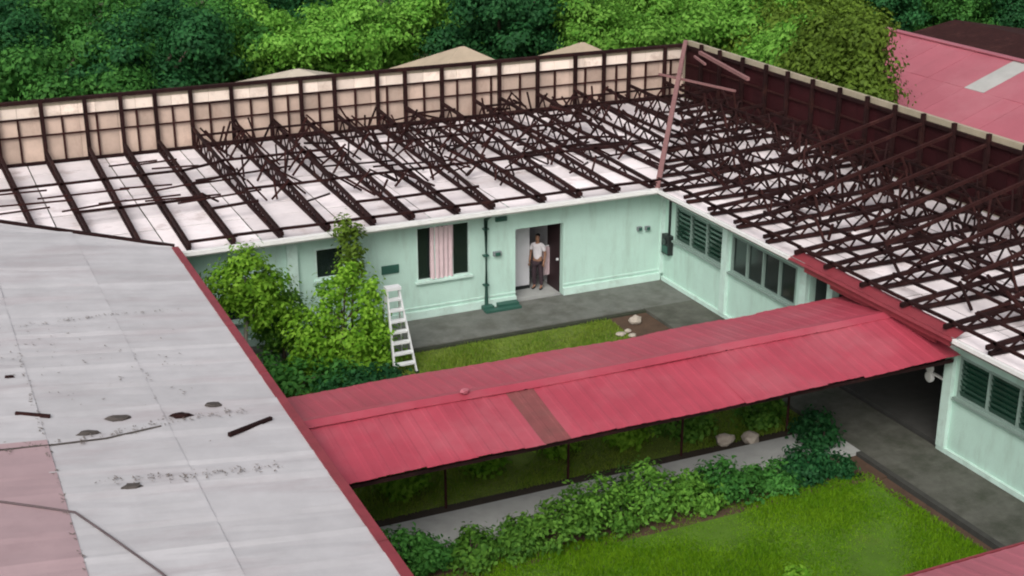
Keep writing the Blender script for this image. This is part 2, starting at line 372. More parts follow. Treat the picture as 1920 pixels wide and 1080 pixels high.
# eaves
box('fascia', (-14.9, -.5, -.62, -.585, 2.94, 3.13), white, back)
V = []; prof = [(-.62, 3.13), (-.76, 3.13), (-.76, 3.03), (-.72, 3.00), (-.62, 3.00)]
tubeF = []
for x in (-14.9, -.66): V += [(x, y, z) for y, z in prof]
k = 5; tubeF = [(i, (i+1) % k, k+(i+1) % k, k+i) for i in range(k)]+[tuple(range(k-1, -1, -1)), tuple(range(k, 2*k))]
mesh('gutter', V, tubeF, white, back)
box('fascia', (-.62, -.585, -7.9, -.62, 2.94, 3.10), mat('grey_fascia', (.22, .20, .19), .7, .2), right)
box('fascia', (-.62, -.585, -22, -13.2, 2.94, 3.10), MATS['grey_fascia'], right)
box('fascia', (-.63, -.585, -13.2, -7.9, 2.88, 3.10), redfascia, right)
mesh('flashing', [(-.70, -13.3, 3.05), (-.70, -7.3, 3.05), (-.35, -7.3, 3.22), (-.35, -13.3, 3.22), (-.70, -13.3, 3.035), (-.70, -7.3, 3.035), (-.35, -7.3, 3.205), (-.35, -13.3, 3.205)], BARF and [(0, 3, 2, 1), (4, 5, 6, 7), (0, 1, 5, 4), (1, 2, 6, 5), (2, 3, 7, 6), (3, 0, 4, 7)], redfascia, right)
for a, b in ((-7.3, -.8), (-22, -13.35)):
    box('gutter', (-.72, -.63, a, b, 3.03, 3.12), white, right)

# trusses: single-pitch frames rising from the courtyard eave to the tall outer wall ---------
slb = (RZ-EZ)/(BY+.6); slr = (RZ-EZ)/(RX+.6)
def truss(parent, mk, near, high, near_cut, hi_z, jit, post, dense, rafter):
    """lattice joist on the ceiling: mk(a, z) -> 3D point; a runs across the wing. near_cut: start of the near end (valley jacks)"""
    B = 3.09; sl = (hi_z-3.24)/(high-near)
    def top(a): return 3.24+(a-near)*sl
    w = .055
    r = bar('roof_truss', mk(near_cut, top(near_cut)), mk(high-.05, top(high-.05)), .085, .10, rust, parent)      # the upper chord is the truss's own mesh
    bar('bottom_chord', mk(max(near_cut, near+.1), B), mk(high-.1, B), .095, .09, rust, r)
    bar('end_post', mk(high-.08, B+.03), mk(high-.08, RZ+post), .12, .11, rust, r)
    a = near_cut+.15; k = 0
    while a < high-.5:
        st = .42+.5*(top(a)-B)
        if rnd(0, 1) < dense:
            bar('lacing', mk(a, B+.03), mk(a+st*.5+rnd(-jit, jit), top(a)-.02), w*.75, w*.75, rust, r)
            bar('lacing', mk(a+st*.5, top(a)-.02), mk(a+st, B+.03), w*.75, w*.75, rust2, r)
        a += st
    if rafter: bar('rafter', mk(max(near_cut, rafter), EZ+(max(near_cut, rafter)+.6)*(RZ-EZ)/(high+.6)), mk(high-.1, RZ-.06), .07, .09, rust2, r)
    return r
BACK_X = [-20.4, -19.15, -17.93, -16.66, -15.48, -14.3, -13.16, -11.95, -10.7, -9.4, -8.2, -7.0, -5.75, -4.5, -3.2, -1.95, -.75, .6, 1.9, 3.2, 4.5, 5.7]
for X in BACK_X:
    Xj = X+rnd(-.09, .09); sk = rnd(-.16, .16)
    nc = -.6 if X < -.6 else -.6+(X+.6)/(RX+.6)*(BY+.6)
    truss(back, lambda a, z, Xj=Xj, sk=sk: (Xj+sk*(a-5)*.2, a, z), -.6, BY, nc, 3.42 if X < -13 else 3.72, .05, .03, .85, 0)
RIGHT_Y = [-21.5, -20.0, -18.5, -17.1, -15.7, -14.3, -12.95, -11.5, -10.1, -8.7, -7.35, -6.0, -4.7, -3.4, -2.1, -.8, .6, 2.0, 3.4, 4.8, 6.2, 7.6, 8.9]
for Y in RIGHT_Y:
    Yj = Y+rnd(-.09, .09)
    nc = -.6 if Y < -.6 else -.6+(Y+.6)/(BY+.6)*(RX+.6)
    truss(right, lambda a, z, Yj=Yj: (a, Yj, z), -.6, RX, nc, 3.85, .12, .24, .95, (1.2 if Y < -4 else 3.6 if Y < -2 else 0))
def purlin_run(parent, cuts, mk, w, h, mt, miss):
    for a, b in zip(cuts[:-1], cuts[1:]):
        if rnd(0, 1) < miss: continue
        bar('purlin', mk(a-.05, rnd(-.015, .015)), mk(b+.05, rnd(-.015, .015)), w, h, mt, parent)
for a, miss in ((-.45, .0), (.9, .8), (2.0, .75), (3.1, .12), (4.6, .75), (6.0, .06), (7.0, .6), (7.9, .1), (8.9, .3)):
    end = -.6+(a+.6)/(BY+.6)*(RX+.6)
    cuts = [x for x in BACK_X if x < end-.2]+[end]
    if a < 2: cuts = [x for x in cuts if x > -15]
    if a < 5: cuts = [x for x in cuts if x > -17]
    elif a > 6.5: cuts = [x for x in cuts if x > -13]
    purlin_run(back, cuts, lambda x, dz, a=a: (x, a, 3.24+(a+.6)*(.018 if x < -13 else .0447)+.08+dz), .06, .07, rust, miss)
for a, miss in ((-.42, .0), (.35, .5), (1.1, .15), (1.8, .5), (2.5, .1), (3.2, .45), (3.9, .08), (4.6, .4), (5.4, .08), (6.1, .3)):
    end = -.6+(a+.6)/(RX+.6)*(BY+.6)
    cuts = [y for y in RIGHT_Y if y < end-.2]+[end]
    purlin_run(right, cuts, lambda y, dz, a=a: (a, y, 3.24+(a+.6)*.0828+.08+dz), .06, .07, rust, miss)
# fan bracing between the trusses, dropping from the purlins to the ceiling hangers
for a in (3.1, 4.5, 5.3, 6.0, 6.8, 7.5, 8.2, 8.9, 9.5):
    for x0, x1 in zip(BACK_X[:-1], BACK_X[1:]):
        if x0 < -13 or x1 > -.6+(a+.6)/(BY+.6)*(RX+.6) or rnd(0, 1) < .25: continue
        zt = 3.30+(a+.6)*.045+rnd(0, .25); xm = (x0+x1)/2+rnd(-.15, .15)
        for xe in (x0, x1, xm)[:random.choice((1, 2, 3))]: bar('brace', (xm+rnd(-.2, .2), a+rnd(-.3, .3), 3.1), (xe+rnd(-.12, .12), a+rnd(-.15, .15), zt+rnd(-.1, .12)), .052, .052, random.choice((rust, rust2)), back)
for a in (1.1, 1.9, 2.7, 3.5, 4.3, 5.1, 5.9):
    for y0, y1 in zip(RIGHT_Y[:-1], RIGHT_Y[1:]):
        if y1 > -.6+(a+.6)/(RX+.6)*(BY+.6) or rnd(0, 1) < .22: continue
        zt = 3.34+(a+.6)*.083+rnd(0, .25); ym = (y0+y1)/2+rnd(-.2, .2)
        for ye in (y0, y1, ym)[:random.choice((2, 3, 3))]: bar('brace', (a+rnd(-.3, .3), ym+rnd(-.2, .2), 3.1), (a+rnd(-.15, .15), ye+rnd(-.15, .15), zt+rnd(-.1, .15)), .058, .058, random.choice((rust, rust2)), right)
        if rnd(0, 1) < .35: bar('brace', (a-.6, y0, 3.12), (a+.6, y1, 3.5+(a+1.2)*.083), .05, .05, rust, right)
for k in range(22):           # dislodged lengths lying on the joists
    if k < 16:
        xa = rnd(-20, -12.5); ya = rnd(2.5, 8.5); bar('longitudinal_tie', (xa, ya, 3.36), (xa+rnd(1.0, 2.6), ya+rnd(-.35, .35), 3.38), .04, .045, rust2, back)
    xb = rnd(-13, -1.5); yb = rnd(1.4, 4.6); bar('brace', (xb, yb, 3.14), (xb+rnd(-1.1, 1.1), yb+rnd(-.9, .9), 3.4+rnd(0, .3)), .05, .05, random.choice((rust, rust2)), back)
    x = rnd(-9, 1); yy = rnd(4.5, 9.3); bar('brace', (x, yy, 3.5), (x+rnd(-1.6, 1.6), min(9.9, yy+rnd(-1.2, 1.2)), 3.5+rnd(0, .45)), .06, .06, random.choice((rust, rust2)), back)
for k in range(12):
    x = rnd(-14, 0); yy = rnd(2.2, 8); bar('longitudinal_tie', (x, yy, 3.16), (x+rnd(2, 3.5), yy+rnd(-.5, .5), 3.19), .05, .05, rust, back)
for k in range(16):
    y = rnd(-21, 4.0); xx = rnd(.8, 5.5); bar('longitudinal_tie', (xx, y, 3.18), (min(6, xx+rnd(-.6, .6)), y+rnd(2, 3.2), 3.2), .05, .05, rust, right)
bar('ridge_beam', (-22, BY-.02, RZ+.02), (RX, BY-.02, RZ+.02), .10, .10, rust, back)
bar('ridge_beam', (RX-.02, -22, RZ-.02), (RX-.02, BY-.1, RZ-.02), .10, .10, rust, right)
bar('ridge_strip', (RX+.16, -22, RZ+.09), (RX+.16, BY, RZ+.09), .14, .17, tan, right)
bar('ridge_strip', (-22, BY+.2, RZ-.0), (RX, BY+.2, RZ-.0), .14, .07, rust2, back)
bar('valley_rafter', (-.62, -.62, EZ+.05), (RX+.02, BY+.02, RZ+.12), .15, .16, pinkwood, back)
# outer walls above the ceiling: boarded panels, one per stud bay
studs = []
for x0, x1 in zip(BACK_X, BACK_X[1:]+[RX]):
    studs += [x0, (x0+x1)/2+rnd(-.1, .1)]
studs = [-22]+studs+[RX]
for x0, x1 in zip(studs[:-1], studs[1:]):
    for name, z0, z1, mt in (('lining_panel', 3.02, 3.94, beige), ('lining_panel', 3.95, 4.49, beige), ('upper_panel', 4.52, 4.84, cream), ('head_board', 4.845, 4.97, tan)):  # upper row coloured paler than the beige panels below
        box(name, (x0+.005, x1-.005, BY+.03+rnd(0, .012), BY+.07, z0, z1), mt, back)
for i, x in enumerate(studs[1:-1]):
    if i % 2: box('stud', (x-.03, x+.03, BY-.05, BY+.025, 3.06, 4.52), rust2, back)
bar('wall_rail', (-22, BY-.03, 4.50), (RX-.1, BY-.03, 4.50), .06, .06, rust, back)
bar('wall_rail', (-22, BY-.03, 3.94), (RX-.1, BY-.03, 3.94), .05, .05, rust2, back)
bar('wall_plate', (-22, BY-.04, 3.07), (RX-.1, BY-.04, 3.07), .12, .09, rust, back)
box('back_sheathing', (-22, RX+.1, BY+.075, BY+.1, 2.9, 5.0), tan, back)
Y = -22.0
while Y < BY-.05:
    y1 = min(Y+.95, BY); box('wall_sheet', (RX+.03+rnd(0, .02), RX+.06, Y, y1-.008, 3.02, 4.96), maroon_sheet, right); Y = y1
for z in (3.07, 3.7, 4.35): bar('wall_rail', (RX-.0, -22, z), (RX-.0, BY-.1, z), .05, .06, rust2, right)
# loose lengths left lying on the bare frame
def loose(label, p, q, w, mt, cat='batten', name='loose_batten'):
    tag(bar(name, p, q, w, w, mt), label, cat)
loose('long pinkish steel length lying below the ridge of the right wing', (RX-.35, BY-1.6, 5.03), (RX-1.0, 4.4, 4.88), .11, pinkwood, 'steel bar', 'loose_bar')
loose('short pinkish offcut beside the top of the valley rafter', (RX-.7, BY-1.8, 4.95), (RX-.95, 7.2, 4.88), .07, pinkwood, 'steel bar', 'loose_bar')
loose('pinkish steel length lying across the frame below the valley rafter', (4.4, 8.0, 4.5), (5.0, 4.0, 4.62), .07, pinkwood, 'steel bar', 'loose_bar')
def far_panel(name, pts, mt, parent, th=.015):
    n = Vector((0, 0, th)); V = [Vector(p) for p in pts]; k = len(V)
    return mesh(name, [tuple(v) for v in V]+[tuple(v+n) for v in V], [tuple(range(k-1, -1, -1)), tuple(range(k, 2*k))]+[(i, (i+1) % k, k+(i+1) % k, k+i) for i in range(k)], mt, parent)

# ------------------------------------------------------------------ RIGHT WING walls
R1 = (-3.3, -.72, 1.45, 2.55); R2 = (-6.8, -3.75, 1.45, 2.55); PAS = (-12.55, -7.35, 0, 2.72); R3 = (-17.5, -12.95, 1.45, 2.45)
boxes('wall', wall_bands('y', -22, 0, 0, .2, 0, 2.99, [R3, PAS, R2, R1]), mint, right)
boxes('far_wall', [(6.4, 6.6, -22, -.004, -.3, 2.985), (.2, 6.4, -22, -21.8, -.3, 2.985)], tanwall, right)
box('floor', (.2, 6.4, -21.8, 0, -.2, -.006), mat('passage_shade_floor', (.06, .06, .055), .8, .2), right)  # floor colour darkened to carry the passage's shade
mat('passage_shade_plaster', (.05, .065, .062), .85, .1)  # the dimness inside the passage is put into this plaster colour
for y in (-7.34, -12.66): box('partition', (.2, 6.4, y, y+.1, 0, 2.98), MATS['passage_shade_plaster'], right)
box('passage_wall', (3.4, 3.5, -12.5, -7.4, 0, 2.98), mat('passage_shade_board', (.02, .022, .022), .8, .2), right)  # near-black colour stands in for the passage's deep shade
box('ledge', (-.07, 0, -7.35, -.1, 0, .12), mint_dk, right); box('ledge', (-.07, 0, -22, -12.55, 0, .12), mint_dk, right)
for y in (-3.52, -7.2, -12.7):
    box('pilaster', (-.11, 0, y-.13, y+.13, .12, 2.98), mint_dk, right)
box('column', (-.02, .2, -8.3, -8.08, 0, 2.72), mint_dk, right)
window(right, 'y', R1[0], R1[1], 0, R1[2], R1[3], 3, gglass, framem, louver=7)
window(right, 'y', R2[0], R2[1], 0, R2[2], R2[3], 4, glass, framem)
window(right, 'y', R3[0], R3[1], 0, R3[2], R3[3], 5, gglass, framem, louver=7)
dd = box('door', (3.33, 3.4, -9.9, -9.0, .01, 2.1), blackpl, right); box('handle', (3.27, 3.33, -9.82, -9.76, 1.0, 1.06), alu, dd)
wf = empty('white_fixture', (.0, -11.95, 1.9), 'small white two-lobed fixture in the dark passage mouth by the near wall', 'fixture')
def disc(name, c, r, th, mt, parent, axis='x', n=18):
    V, Fc = [], []
    for s in (-1, 1):
        for rr in (r, r*.75):
            for k in range(n):
                t = 2*math.pi*k/n; dx = s*(th/2 if rr < r else th*.3)
                V.append((c[0]+dx, c[1]+math.cos(t)*rr, c[2]+math.sin(t)*rr) if axis == 'x' else (c[0]+math.cos(t)*rr, c[1]+dx, c[2]+math.sin(t)*rr))
    for a, b in ((0, 1), (2, 0), (3, 2)):
        for k in range(n): Fc.append((a*n+k, a*n+(k+1) % n, b*n+(k+1) % n, b*n+k))
    Fc.append(tuple(n+k for k in range(n))); Fc.append(tuple(3*n+k for k in reversed(range(n))))
    return mesh(name, V, Fc, mt, parent, False)
disc('upper_lobe', (.05, -11.95, 1.75), .11, .1, white, wf); disc('lower_lobe', (.05, -11.97, 1.54), .13, .1, white, wf)
box('bracket', (.05, .12, -12.555, -11.9, 1.62, 1.66), white, wf)

# ------------------------------------------------------------------ LEFT WING (still roofed)
left = empty('left_wing', (-21, -11, 0), 'roofed left wing with whitened metal sheets and a maroon eave edge', 'building')
LX = -14.75
def lz(x): return 3.2+(LX-x)*.12 if x > -21 else 3.95-(-21-x)*.12
boxes('wall', wall_bands('y', -24, -.004, -15.5, -15.3, -.3, 2.99, [(-6, -4, 1.1, 2.4), (-10, -8, 0, 2.2), (-15, -12.6, 1.1, 2.4)])+[(-26.7, -26.5, -24, -.004, -.3, 2.99), (-26.5, -15.5, -24, -23.8, -.3, 2.99)], mint, left)
for a, b in ((-6, -4), (-15, -12.6)): window(left, 'y', a, b, -15.3, 1.1, 2.4, 3, glass, mint_dk, outward=1)
box('ceiling', (-26.5, -15.2, -23.8, -.55, 2.995, 3.03), white, left)
def lend(x): return -.45+(LX-x)*.60
laps = [LX-.02, -17.05, -19.17, -21.0]
edges = [-23.6]
while edges[-1] < 3.6: edges.append(edges[-1]+rnd(.8, 1.35))
for r_ in range(3):
    xa, xb = laps[r_], laps[r_+1]-.12
    for y0, y1 in zip(edges[:-1], edges[1:]):
        sh = rnd(-.03, .03); y0s, y1s = y0+sh, y1+sh+.05
        a1, b1 = min(y1s, lend(xa)), min(y1s, lend(xb))
        if a1 <= y0s and b1 <= y0s: continue
        a0, b0 = min(y0s, lend(xa)), min(y0s, lend(xb))
        mt = mauve if (r_ == 2 and y1 < -11.4) else greyroof
        up = .006*r_+.012
        V, nseg = [], 6
        def prof(x, ya, yb, lift, hh):
            pts = []
            for k in range(nseg+1):
                t = k/nseg; y = ya+(yb-ya)*t
                pts.append((x, y, lz(x)+lift+(.018 if k == nseg else 0)*hh+.010*math.sin(t*math.pi*nseg)*0+rnd(-.006, .006)))
            return pts
        T = prof(xa, a0, a1, up+.014*rnd(0, 1), 1)+prof((xa+xb)/2, (a0+b0)/2, (a1+b1)/2, up-.004*rnd(0, 2), 1)+prof(xb, b0, b1, up, 1)
        n_ = nseg+1; Fc = []
        for s in range(2):
            for k in range(nseg): Fc.append((s*n_+k, s*n_+k+1, (s+1)*n_+k+1, (s+1)*n_+k))
        nn = len(T); V = T+[(x, y, z-.012) for x, y, z in T]; Fc += [[i+nn for i in reversed(f)] for f in Fc]
        per = [k for k in range(n_)]+[n_+n_-1, 3*n_-1]+[2*n_+k for k in range(n_-2, -1, -1)]+[n_]
        for i in range(len(per)):
            p, q = per[i], per[(i+1) % len(per)]; Fc.append((q, p, p+nn, q+nn))
        o = mesh('roof_sheet', V, Fc, mt, left)
        if mt is mauve: o['label'] = 'faded mauve roof sheet'
far_panel('rear_slope', [(-21, -23.6, 3.97), (-27, -23.6, 3.27), (-27, 3, 3.27), (-21, 3, 3.97)], greyroof, left)
bar('ridge_cap', (-21, -23.6, 4.0), (-21, 3.1, 4.0), .3, .04, greyroof, left)
bar('fascia', (LX+.02, -23.6, 3.10), (LX+.02, -.45, 3.10), .05, .24, redfascia, left)
# folded red trim along the sheet ends, in lengths
yy = -23.6
while yy < -.6:
    y2 = min(yy+rnd(2.2, 2.8), -.5); bar('edge_trim', (LX+.0, yy, 3.245+rnd(-.008, .008)), (LX+.0, y2-.02, 3.245+rnd(-.008, .008)), .17, .03, redfascia, left); yy = y2
bar('end_trim', (LX, -.42, 3.25), (-21, lend(-21)+.03, 4.03), .09, .07, rust, left)

# things lying on the left roof
def onroof(x, y, dz=.05): return (x, y, lz(x)+dz)
loose('dark steel bar lying near the eave on the whitened roof', onroof(-15.2, -11.45), onroof(-16.12, -12.02), .07, rust, 'steel bar', 'steel_bar')
loose('short dark stick on the whitened roof near the picture edge', onroof(-19.56, -10.43), onroof(-19.0, -10.66), .06, rust, 'stick', 'stick')
def scrap(label, x, y, r, mt=rust):
    V = []; k = 9
    for lvl, s in ((0.02, 1), (.07, .75)):
        for i in range(k):
            t = 2*math.pi*i/k; rr = r*s*rnd(.6, 1.15); xx, y_ = x+math.cos(t)*rr*1.6, y+math.sin(t)*rr*.7; V.append((xx, y_, lz(xx)+lvl))
    Fc = [tuple(range(k-1, -1, -1)), tuple(range(k, 2*k))]+[(i, (i+1) % k, k+(i+1) % k, k+i) for i in range(k)]
    tag(mesh('roof_scrap', V, Fc, mt), label, 'scrap')
scrap('flat dark scrap left of the row of scraps on the whitened roof', -17.84, -10.92, .16, mat('dirt', (.07, .06, .055), .95, .3))
scrap('dark chunky scrap in the middle of the row on the whitened roof', -16.76, -10.99, .14)
scrap('small dark scrap nearest the eave on the whitened roof', -16.09, -10.61, .12, MATS['dirt'])
scrap('lone dark speck of debris high on the whitened roof', -19.48, -8.66, .07)
scrap('small debris heap on the seam below the row of scraps', -18.47, -11.46, .13, MATS['dirt'])
scrap('dirt patch on the lower seam of the whitened roof', -18.09, -13.67, .13, MATS['dirt'])
def litter(label, pts, n, spread):
    V, Fc = [], []
    for k in range(n):
        t = rnd(0, len(pts)-1.001); i = int(t); f = t-i; f = f if rnd(0, 1) < .6 else round(f*5)/5
        x = pts[i][0]*(1-f)+pts[i+1][0]*f+rnd(-.05, .05); y = pts[i][1]*(1-f)+pts[i+1][1]*f+random.gauss(0, spread); r = rnd(.006, .022); a = rnd(0, 6.28)
        o = len(V)
        for q in range(4):
            t_ = a+q*1.571; xx = x+math.cos(t_)*r*(2.2 if q % 2 else .8); yy = y+math.sin(t_)*r*(2.2 if q % 2 else .8); V.append((xx, yy, lz(xx)+.045+.01*(q % 2)))
        Fc.append((o, o+1, o+2, o+3))
    tag(mesh('leaf_litter', V, Fc, mat('dry_leaf', (.19, .165, .15), .95, .4) if 'dry_leaf' not in MATS else MATS['dry_leaf']), label, 'litter', kind='stuff')
litter('dark leaf litter caught along the seam above the mauve sheets', [(-20.6, -12.0), (-18.6, -11.75), (-17.0, -11.2), (-15.6, -11.0)], 200, .09)
litter('dark leaf litter along a near seam of the whitened roof', [(-18.6, -13.4), (-17.2, -13.5), (-15.6, -13.4)], 150, .08)
litter('thin leaf litter along an upper seam of the whitened roof', [(-19.3, -6.0), (-17.2, -5.4), (-15.2, -5.2)], 90, .05)
litter('leaf litter along the lengthwise lap of the whitened roof', [(-19.2, -7.5), (-19.2, -12.0), (-19.2, -17)], 110, .3)
litter('scattered leaf litter over the upper whitened roof', [(-20.3, -5.0), (-18.5, -8.0), (-16, -9.5)], 120, 1.2)
pts = [onroof(-20.9, -13.0), onroof(-20.13, -13.8), onroof(-19.6, -14.1), onroof(-19.09, -14.4), onroof(-18.7, -15.3), onroof(-18.2, -16.5), onroof(-17.6, -18.2)]
tag(tube('cable', pts, .018, mat('grey_cable', (.10, .075, .078), .7, .2)), 'thin dark cable snaking over the mauve and whitened sheets', 'cable')
pts = [onroof(-20.9, -11.95, .04), onroof(-19.11, -11.85, .04), onroof(-18.2, -11.75, .04), onroof(-17.2, -11.4, .04)]
tag(tube('cable', pts, .016, MATS['dirt']), 'thin grey cable along the seam above the mauve sheets', 'cable')

# ------------------------------------------------------------------ FRONT WING (only a corner of its roof shows)
front = empty('front_wing', (-4, -25, 0), 'faded pink roof corner of the near wing at the lower right edge', 'building')
boxes('wall', [(-15.2, 8, -21.3, -21.1, -.3, 2.99), (-15.2, 8, -28.2, -28, -.3, 2.99)], mint, front)
x = -14.6
while x < 8:
    V, Fc = ribbed(x, x+1.0, -24.8, 4.15, -20.55, 3.2); mesh('roof_sheet', V, Fc, pinkroof, front)
    V, Fc = ribbed(x, x+1.0, -24.8, 4.15, -29, 3.2); mesh('roof_sheet', V, [f[::-1] for f in Fc], pinkroof, front)
    x += 1.0
bar('fascia', (-14.6, -20.5, 3.1), (8, -20.5, 3.1), .04, .2, redfascia, front, up=(0, 0, 1))

# ------------------------------------------------------------------ COVERED WALKWAY
walk = empty('covered_walkway', (-7.5, -11, 0), 'low red metal roof of the covered walkway crossing the courtyard', 'walkway')
def bow(V): return [(a, b, c-.055*math.sin((a+14.7)/14.6*math.pi)**2-.012*math.sin(a*1.7)) for a, b, c in V]    # the roof sags between its posts
x = -14.72; i = 0
while x < -.25:
    x1 = min(x+1.0, -.1); lap = .03 if x1 < -.2 else 0; up = .004*(i % 2)+.002
    if i == 4:
        V, Fc = ribbed(x, x+.45, -11.0, 2.84+up, -13.02, 2.5+up); mesh('roof_sheet', bow(V), [f[::-1] for f in Fc], redroof, walk)
        V, Fc = ribbed(x+.42, x1+lap, -11.0, 2.846+up, -13.0, 2.506+up); o = mesh('roof_sheet', bow(V), [f[::-1] for f in Fc], brownroof, walk); o['label'] = 'weathered brown roof sheet'
    else:
        V, Fc = ribbed(x, x1+lap, -11.0, 2.84+up, -13.02+rnd(-.035, .035), 2.5+up+rnd(-.012, .012)); mesh('roof_sheet', bow(V), [f[::-1] for f in Fc], redroof, walk)
    V, Fc = ribbed(x, x1+lap, -11.0, 2.84+up, -8.95+rnd(-.035, .035), 2.5+up+rnd(-.012, .012)); mesh('roof_sheet', bow(V), Fc, redroof, walk)
    x = x1; i += 1
xx = -14.7
while xx < -.3:                                   # ridge capping in lapped lengths
    x2 = min(xx+2.4, -.15); dz = rnd(0, .006); V = []
    for x_ in (xx, x2+.06 if x2 < -.2 else x2): V += [(x_, -11.22, 2.845+dz), (x_, -11.0, 2.895+dz), (x_, -10.78, 2.845+dz), (x_, -11.22, 2.83+dz), (x_, -11.0, 2.88+dz), (x_, -10.78, 2.83+dz)]
    mesh('ridge_cap', bow(V), [(0, 6, 7, 1), (1, 7, 8, 2), (3, 4, 10, 9), (4, 5, 11, 10), (0, 3, 9, 6), (2, 8, 11, 5), (0, 1, 4, 3), (1, 2, 5, 4), (6, 9, 10, 7), (7, 10, 11, 8)], redroof, walk); xx = x2
for y in (-12.9, -11.0, -9.1):
    z = 2.36 if y != -11 else 2.70
    bar('purlin', (-14.7, y, z), (-.2, y, z), .06, .08, rust, walk)
for x in (-14.2, -11.3, -8.4, -5.5, -2.6):
    tube('post', [(x, -10.3, -.1), (x, -10.3, 2.5)], .03, rust2, walk)
    bar('rafter', (x, -12.9, 2.37), (x, -11, 2.68), .05, .07, rust, walk); bar('rafter', (x, -9.1, 2.37), (x, -11, 2.68), .05, .07, rust, walk)
boxes('end_board', [(-.5, -.45, -12.6, -8.8, 2.72, 3.0)], redfascia, walk)
def rock(name, c, r, mt, label, cat='stone', sq=.7):
    bm = bmesh.new(); bmesh.ops.create_icosphere(bm, subdivisions=2, radius=1)
    for v in bm.verts:
        f = rnd(.78, 1.15); v.co = Vector((v.co.x*r*f, v.co.y*r*f*.85, v.co.z*r*sq*f+r*sq*.8))
    me = bpy.data.meshes.new(name); bm.to_mesh(me); bm.free(); me.materials.append(mt)
    return tag(link(bpy.data.objects.new(name, me), None, c), label, cat)
rock('lump', (-11.15, -11.05, 2.88), .11, pinkroof, 'small pale pink lump sitting on the walkway ridge', 'debris', .5)
rock('stone', (-2.45, -2.75, -.09), .2, stone, 'round pale stone at the far end of the brown soil patch')
for (x, y, r, l) in ((-3.25, -3.35, .14, 'left pale rubble piece beside the soil patch'), (-2.95, -3.2, .11, 'right pale rubble piece beside the soil patch'), (-3.0, -3.55, .12, 'nearest pale rubble piece just behind the red walkway roof')):
    rock('rubble', (x, y, -.1), r, stone, l, 'rubble', .45)
rock('stone', (-4.25, -10.2, -.1), .24, stone, 'larger pale stone under the walkway roof at its right end', 'stone', .6)
rock('stone', (-3.7, -10.4, -.1), .22, stone, 'grey-buff stone nearest the passage under the walkway roof', 'stone', .75)

# ------------------------------------------------------------------ things on the walls
tag(box('wall_plaque', (-9.06, -8.55, -.04, -.002, 1.48, 1.72), dkgreen), 'small dark green plaque on the back wall above the ladder', 'plaque')
pp = empty('downpipe', (-5.92, -.12, 0), 'dark green downpipe running down the back wall beside the doorway', 'pipe')
tube('pipe', [(-5.92, -.1, .1), (-5.92, -.1, 2.7), (-5.92, -.55, 2.98)], .06, dkgreen, pp)
for z in (.7, 1.6, 2.4): box('bracket', (-6.0, -5.84, -.14, -.002, z, z+.04), dkgreen, pp)
box('shoe', (-6.08, -5.76, -.32, -.1, .005, .12), dkgreen, pp)
st = empty('step', (-5.5, -.4, 0), 'low dark green step at the foot of the downpipe', 'step')
boxes('tread', [(-6.1, -4.98, -.52, -.33, .004, .07)], dkgreen, st); boxes('riser', [(-5.6, -4.98, -.33, -.095, .004, .13)], dkgreen, st)
def lampbox(name, label, x, z, w, h, mt):
    e = empty(name, (x, 0, z), label, 'fixture'); box('housing', (x-w/2, x+w/2, -.09, -.002, z, z+h), mt, e); box('cover', (x-w*.3, x+w*.3, -.13, -.09, z+h*.15, z+h*.85), dkgreen, e)
lampbox('wall_lamp', 'small dark lamp high on the wall right of the downpipe', -5.42, 2.58, .34, .12, dkgreen)
lampbox('switch_box', 'small grey switch box at mid height right of the downpipe', -5.55, 1.55, .24, .13, pole_m)
lampbox('wall_bracket', 'left of the two small grey brackets near the inner corner', -.86, 1.68, .15, .12, pole_m)
lampbox('wall_bracket', 'right of the two small grey brackets near the inner corner', -.58, 1.66, .15, .12, pole_m)
ex = empty('meter_box', (-.12, -.38, 1.0), 'black meter box on the right wall beside the inner corner', 'meter box')
box('case', (-.17, -.002, -.62, -.22, .95, 1.55), blackpl, ex); disc('dial', (-.19, -.42, 1.36), .1, .05, glass, ex); box('conduit', (-.06, -.002, -.45, -.39, 1.55, 2.9), blackpl, ex); box('lid', (-.185, -.17, -.58, -.26, 1.0, 1.22), dkgreen, ex)

# ------------------------------------------------------------------ stepladder
lad = empty('stepladder', (-9.6, -3.0, -.1), 'white aluminium stepladder standing open beside the leafy bush', 'ladder')
bz, tz = -.1, 2.15
def rail(s, t): return (-9.62+s*(.30-.14*t)+(-.14)*t, -3.35+.45*t, bz+(tz-bz)*t)
for s in (-1, 1):
    bar('front_rail', rail(s, 0), rail(s, 1), .045, .09, alu, lad, up=(0, 1, 0))
    bar('rear_rail', (-9.62+s*.32, -2.2, bz), (-9.76+s*.17, -2.86, tz-.03), .035, .05, alu, lad, up=(0, 1, 0))
    box('foot', (-9.62+s*.30-.05, -9.62+s*.30+.05, -3.4, -3.3, bz-.005, bz+.05), blackpl, lad)
for k in range(1, 8):
    t = k/8; a, b = rail(-1, t), rail(1, t); bar('step', (a[0]+.02, a[1], a[2]), (b[0]-.02, b[1], b[2]), .16, .05, alu, lad)
box('top_cap', (-9.96, -9.56, -3.02, -2.78, tz-.02, tz+.06), alu, lad)
for t in (.2, .55): bar('rear_brace', (-9.62-.14*t-.28+.1*t, -2.2-.66*t, bz+(tz-bz)*t), (-9.62-.14*t+.28-.1*t, -2.2-.66*t, bz+(tz-bz)*t), .03, .03, alu, lad)

